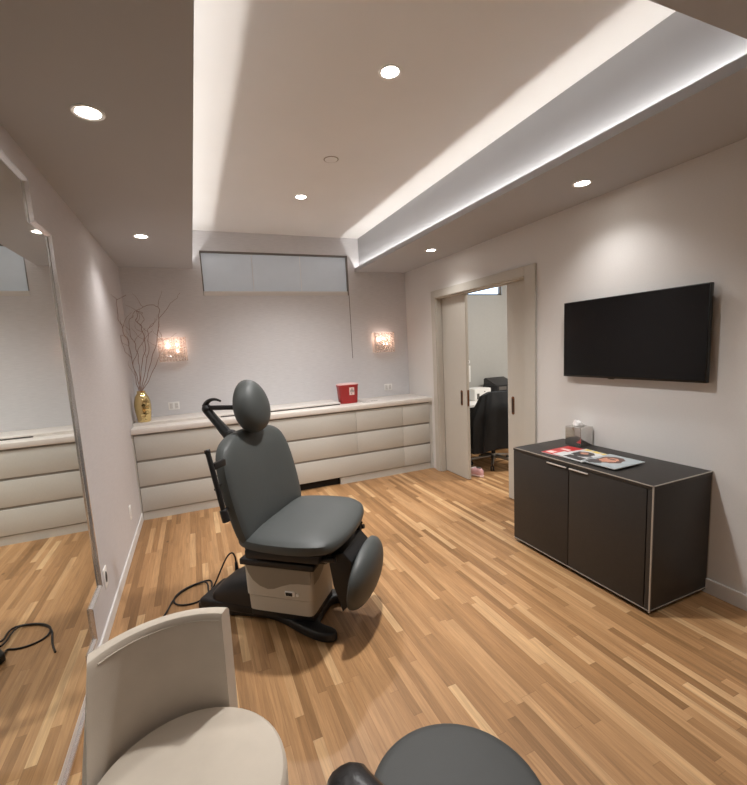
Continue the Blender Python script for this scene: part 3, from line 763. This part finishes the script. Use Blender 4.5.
# motor boot
rings = []
for f, hw, h in [(-.19, .135, .262), (-.27, .135, .255), (-.35, .132, .232), (-.42, .126, .196), (-.465, .116, .160), (-.490, .10, .13), (-.497, .085, .115)]:
    r_ = [(f, hw*math.copysign(abs(math.cos(a))**.6, math.cos(a)), .095+(h-.095)*abs(math.sin(a))**.55) for a in [PI*k/18 for k in range(19)]]
    rings.append(r_+[(f, -hw*.9, .085), (f, hw*.9, .085)])
MB().loft(rings).build('motor_cover', 'black', ec)
MB().box((-.575, -.125, .03), (-.19, .125, .092), .018, 3).build('rear_step', 'black', ec)
# column cover
def rbox(f0, f1, hw, z, e=.16, n=32):
    cf, hf = (f0+f1)/2, (f1-f0)/2
    return [(cf+hf*math.copysign(abs(math.cos(a))**e, math.cos(a)), hw*math.copysign(abs(math.sin(a))**e, math.sin(a)), z) for a in [2*PI*(k+.5)/n for k in range(n)]]
cc = MB().loft([rbox(-.200, .202, .156, .098), rbox(-.203, .207, .158, .186), rbox(-.199, .203, .154, .189), rbox(-.209, .215, .163, .193), rbox(-.212, .224, .165, .374)]).build('column_cover', 'beige', ec)
wave = [(-.188, .372), (-.178, .33), (-.15, .285), (-.11, .255), (-.06, .240), (-.02, .246), (.03, .268), (.08, .285), (.13, .292), (.205, .294), (.212, .372)]
MB().prism(wave, .0, .004, lambda u, v, w: (u, -.1605-.02*(v-.19)-w, v)).build('side_panel', 'taupe', cc)
MB().prism([(-.155, .294), (-.1, .296), (-.04, .320), (.02, .372), (-.155, .372)], 0, .004, lambda u, v, w: (.2145+.05*(v-.19)+w, u, v)).build('side_panel', 'taupe', cc)
k = MB().box((.045, -.170, .213), (.105, -.160, .243), .004).build('switch_plate', 'white', cc)
MB().box((.051, -.172, .217), (.092, -.169, .237), .002).build('rocker_switch', 'hole', k)
MB().cyl((.122, -.160, .226), (.122, -.171, .226), .008).build('power_knob', 'white', cc)
# frame under the seat
b = MB(); b.box((-.222, -.178, .376), (.235, .178, .412), .008)
b.box((-.20, -.150, .41), (.30, .150, .47), .01).box((-.14, -.24, .455), (.30, .24, .505), .012)
b.tube([(.30, -.19, .465), (.37, -.19, .47)], .016, 10).tube([(.30, .19, .465), (.41, .19, .49)], .014, 10)
b.build('seat_frame', 'black', ec)
# seat
so = [(-.145, -.24), (-.135, -.30), (-.02, -.348), (.15, -.362), (.30, -.350), (.390, -.285), (.416, -.15), (.422, -.05)]
so = so+[(u, -v) for u, v in so[::-1]]
def seatfn(u, v, w):
    return (u, v, .570+w+.012*(abs(v)/.37)**2*(1 if w > 0 else .4)-.02*max(0, (u-.25)/.2)**2)
MB().pillow(chaikin(so, 2), .058, .040, 3.2, 10, seatfn, c=(.14, 0)).build('seat_cushion', 'vinyl', ec)
# back: outline in (S, height along back)
bo = [(-.30, 0), (-.325, .0), (-.345, .10), (-.352, .22), (-.350, .33), (-.336, .43), (-.292, .508), (-.20, .550), (-.08, .562)]
bo = bo+[(-u, v) for u, v in bo[::-1]]
def backfn(u, v, w):
    lean = .215
    f = -.098-lean*v+w-.0*u; f += .03*(abs(u)/.37)**2*(1 if w > 0 else .6)
    return (f, u, .580+v*.975)
MB().pillow(chaikin(bo, 2), .058, .050, 3.2, 10, backfn, c=(0, .25)).build('back_cushion', 'vinyl', ec)
MB().box((-.24, -.20, .60), (-.215, .20, .98), .008, M=Matrix.Translation((-.23, 0, .6)) @ Matrix.Rotation(-.165, 4, 'Y') @ Matrix.Translation((.245, 0, -.6))).build('back_shell', 'black', ec)
# headrest
b = MB(); egg = []
for k in range(36):
    a = 2*PI*k/36; egg.append(((.134-.015*math.sin(a))*math.cos(a)*1.0, .152*math.sin(a)))
b.pillow(egg, .085, .075, 2.2, 10, lambda u, v, w: (-.166-.13*v+w, u, 1.256+v), c=(0, 0))
b.build('headrest', 'vinyl', ec)
ha = MB()
ha.tube([(-.225, 0, .98), (-.30, 0, 1.055), (-.335, 0, 1.085)], [.029, .030, .028], 12)
ha.tube([(-.325, 0, 1.072), (-.352, 0, 1.10), (-.410, 0, 1.165), (-.470, 0, 1.235)], [.034, .031, .026, .025], 12)
ha.ell((-.318, 0, 1.092), (.035, .032, .026))
ha.ell((-.468, 0, 1.242), (.029, .030, .029))
ha.box((-.46, -.014, 1.236), (-.20, .014, 1.262), .005)
ha = ha.build('headrest_arm', 'black', ec)
MB().tube([(-.480, 0, 1.255), (-.466, 0, 1.280), (-.435, 0, 1.297), (-.40, 0, 1.299), (-.368, 0, 1.287)], [.019, .014, .010, .008, .006], 10, 2).build('release_lever', 'black', ha)
# side rail
sr = MB(); sr.cyl((-.158, -.425, 1.095), (-.092, -.425, .748), .0125, bev=.003)
sr.cyl((-.1015, -.425, .80), (-.090, -.425, .738), .019, bev=.005).cyl((-.160, -.425, 1.099), (-.156, -.425, 1.08), .0145, bev=.003)
sr = sr.build('side_rail', 'black', ec); sr.location = (.0, 0, .006)
MB().box((-.150, -.418, .995), (-.128, -.33, 1.03), .005).build('rail_bracket', 'black', sr)
MB().tube([(-.135, -.425, .90), (-.165, -.34, .90)], .007, 8).build('rail_bracket', 'black', sr)
MB().tube([(-.105, -.425, .775), (-.145, -.33, .775)], .010, 8).build('rail_bracket', 'black', sr)
# footrest
fo = []
for k in range(40):
    a = 2*PI*k/40; fo.append((.258*math.copysign(abs(math.cos(a))**.92, math.cos(a)), .168*math.copysign(abs(math.sin(a))**.92, math.sin(a))))
MB().pillow(fo, .095, .03, 2.1, 10, lambda u, v, w: (.452+.13*v+w, u, .314+v), c=(0, 0)).build('footrest_pad', 'vinyl', ec)
b = MB()
b.prism([(.33, .47), (.40, .49), (.445, .44), (.420, .20), (.375, .15), (.33, .30), (.315, .42)], -.15, .15, lambda u, v, w: (u, w, v), .006)
b.tube([(.35, .13, .42), (.40, .17, .53)], .012, 8)
b.box((.36, .14, .43), (.40, .175, .535), .004)
b.build('footrest_bracket', 'black', ec)
MB().cyl((.31, -.165, .455), (.31, -.185, .455), .014, bev=.003).build('pivot_bolt', 'steel', ec)
# cords
W = lambda x, y, z: loc_((x, y, z))
c1 = [(-.44, .09, .165), (-.447, .1, .215), (-.45, .1, .262), (-.47, .1, .290), (-.511, .1, .257), (-.559, .1, .176), (-.605, .09, .08), (-.64, .07, .012)]
c1 += [W(-.02, 3.00, .006), W(-.09, 3.005, .006), W(-.16, 2.975, .006), W(-.235, 2.915, .006), W(-.272, 2.84, .006), W(-.285, 2.78, .006), W(-.307, 2.70, .006), W(-.34, 2.62, .006)]
MB().tube(c1, .0055, 8, 2).build('power_cord', 'blackm', ec)
c2_ = [(-.570, .02, .06), (-.63, .03, .012), W(-.05, 2.985, .012), W(-.13, 2.985, .012), W(-.21, 2.94, .014), W(-.262, 2.87, .014), W(-.258, 2.80, .006), W(-.20, 2.755, .006), W(-.13, 2.75, .006), W(-.075, 2.78, .006), (-.61, -.05, .012), (-.565, -.04, .05)]
MB().tube(c2_, .0055, 8, 2).build('control_cord', 'blackm', ec)
MB().cyl((-.44, .09, .155), (-.446, .098, .225), .013, .009, bev=.002).build('cord_plug', 'blackm', ec)
MB().box((-.500, -.075, .102), (-.486, -.045, .115), .002).build('status_tab', 'white', ec)

# ------------------------------------------------------------------ cream barrel chair
cr = thing('tub_chair', 'cream upholstered round tub chair at the front, beside the mirror', 'chair', (-.12, 1.072, 0))
MB().lathe([(0, .30), (.232, .30), (.246, .31), (.250, .33), (.2515, .440), (.249, .454), (.241, .462), (.20, .466), (.10, .467), (0, .4675)], seg=56).build('seat', 'cream', cr)
acx, acy = -.012, .022
ang0 = lambda z: math.radians(56-3*(z-.765))
ang1 = lambda z: math.radians(136+45*(.765-z))
NA = 36
def arc_ring(f):
    sec = []   # cross-section of the back at one angle (r, z), rounded
    return sec
rings = []
prof_ = []
R0, R1, zb, zt_ = .243, .290, .16, .765
prof_ += [(R1-.006, zb), (R1, zb+.008)]+[(R1, zb+(zt_-zb)*t) for t in (.25, .5, .75, .93)]+[(R1-.002, zt_-.012), (R1-.009, zt_-.002), ((R0+R1)/2, zt_+.002), (R0+.008, zt_-.003), (R0+.002, zt_-.012)]
prof_ += [(R0, zb+(zt_-zb)*t) for t in (.93, .75, .5, .25)]+[(R0, zb+.008), (R0+.006, zb)]
for i in range(NA+1):
    t = i/NA; ring = []
    for r_, z_ in prof_:
        a = ang0(z_)+(ang1(z_)+math.radians(10)*(R1-r_)/(R1-R0)-ang0(z_))*t
        ring.append((acx+r_*math.cos(a), acy+r_*math.sin(a), z_))
    rings.append(ring)
bk = MB().loft(rings)
bk = bk.build('backrest', 'cream', cr)
pp = []
for i in range(25):
    a = math.radians(58)+(math.radians(139)-math.radians(58))*i/24; pp.append((acx+(R0+.0005)*math.cos(a), acy+(R0+.0005)*math.sin(a), zt_-.022))
MB().tube(pp, .0022, 6).build('top_seam', 'cream', bk)
a = math.radians(106); MB().tube([(acx+(R0+.001)*math.cos(a), acy+(R0+.001)*math.sin(a), z_) for z_ in (.46, .55, .65, zt_-.022)], .0012, 6).build('back_seam', 'cream', bk)
for k in range(4):
    a = PI/4+k*PI/2; c, s = math.cos(a), math.sin(a)
    MB().cyl((c*.20, s*.20, 0), (c*.17, s*.17, .305), .014, .022).build('leg', 'wooddark', cr)

# ------------------------------------------------------------------ dark stool
st = thing('stool', 'round charcoal stool with low black back at the bottom edge', 'stool', (.470, .727, 0))
MB().lathe([(0, .42), (.195, .42), (.209, .43), (.214, .45), (.214, .474), (.210, .486), (.201, .492), (.185, .495), (.10, .497), (0, .498)], seg=64).build('seat', 'stool', st)
MB().lathe([(.2135, .452), (.2165, .456), (.2165, .462), (.2135, .466)], seg=64).build('seat_piping', 'leather', st)
pb = []
n = 20
rings = []
for i in range(n+1):
    a = math.radians(183+107*i/n)
    e = min(1, math.sin(PI*min(max(i/n, .0), 1))*3.2+.25)
    c_, s_2 = math.cos(a), math.sin(a); ring = []
    for k in range(16):
        q = 2*PI*k/16; rr_ = .290+.046*e*math.copysign(abs(math.cos(q))**.7, math.cos(q)); zz = .712+.074*e*math.copysign(abs(math.sin(q))**.7, math.sin(q))
        ring.append((rr_*c_, rr_*s_2, zz))
    rings.append(ring)
MB().loft(rings).build('low_backrest', 'leather', st)
a = math.radians(232); c_, s_2 = math.cos(a), math.sin(a)
MB().tube([(0, 0, .41), (c_*.2, s_2*.2, .405), (c_*.33, s_2*.33, .45), (c_*.325, s_2*.325, .68)], .013, 10, 2).build('back_support', 'steel', st)
MB().cyl((0, 0, .08), (0, 0, .42), .025).build('gas_column', 'chrome', st)
for k in range(5):
    a = 2*PI*k/5+.3; c_, s_2 = math.cos(a), math.sin(a)
    MB().tube([(0, 0, .10), (c_*.13, s_2*.13, .09), (c_*.25, s_2*.25, .07)], [.024, .02, .015], 10, 1).build('leg', 'chrome', st)
    MB().cyl((c_*.25-s_2*-.018, s_2*.25+c_*-.018, .026), (c_*.25-s_2*.018, s_2*.25+c_*.018, .026), .026, bev=.004).cyl((c_*.25, s_2*.25, .04), (c_*.25, s_2*.25, .075), .008).build('caster', 'black', st)

# ------------------------------------------------------------------ camera, world, view
cam = bpy.data.cameras.new('camera'); co = bpy.data.objects.new('camera', cam); COL.objects.link(co)
F_PX, YAW, PITCH, ROLL, HX, HY = 420.874, 22.497, 7.538, -3.059, -3.187, 11.12
cam.sensor_fit = 'HORIZONTAL'; cam.sensor_width = 36; cam.lens = F_PX/747*36
cam.shift_x = -HX/747; cam.shift_y = HY/747
cam.clip_start = .02
y, p, r = map(math.radians, (YAW, PITCH, ROLL))
fw = Vector((math.sin(y)*math.cos(p), math.cos(y)*math.cos(p), -math.sin(p))); rt = Vector((math.cos(y), -math.sin(y), 0)); up = rt.cross(fw)
rt2 = rt*math.cos(r)+up*math.sin(r); up2 = -rt*math.sin(r)+up*math.cos(r)
M4 = Matrix((rt2, up2, -fw)).transposed().to_4x4(); M4.translation = Vector((0, 0, 1.55))
co.matrix_world = M4
scn.camera = co
wd = bpy.data.worlds.new('world'); scn.world = wd; wd.use_nodes = True
wd.node_tree.nodes['Background'].inputs[0].default_value = (.5, .6, .8, 1); wd.node_tree.nodes['Background'].inputs[1].default_value = .3
scn.view_settings.view_transform = 'Standard'; scn.view_settings.look = 'None'
scn.view_settings.exposure = 1.25; scn.view_settings.gamma = 1; scn.view_settings.use_curve_mapping = False
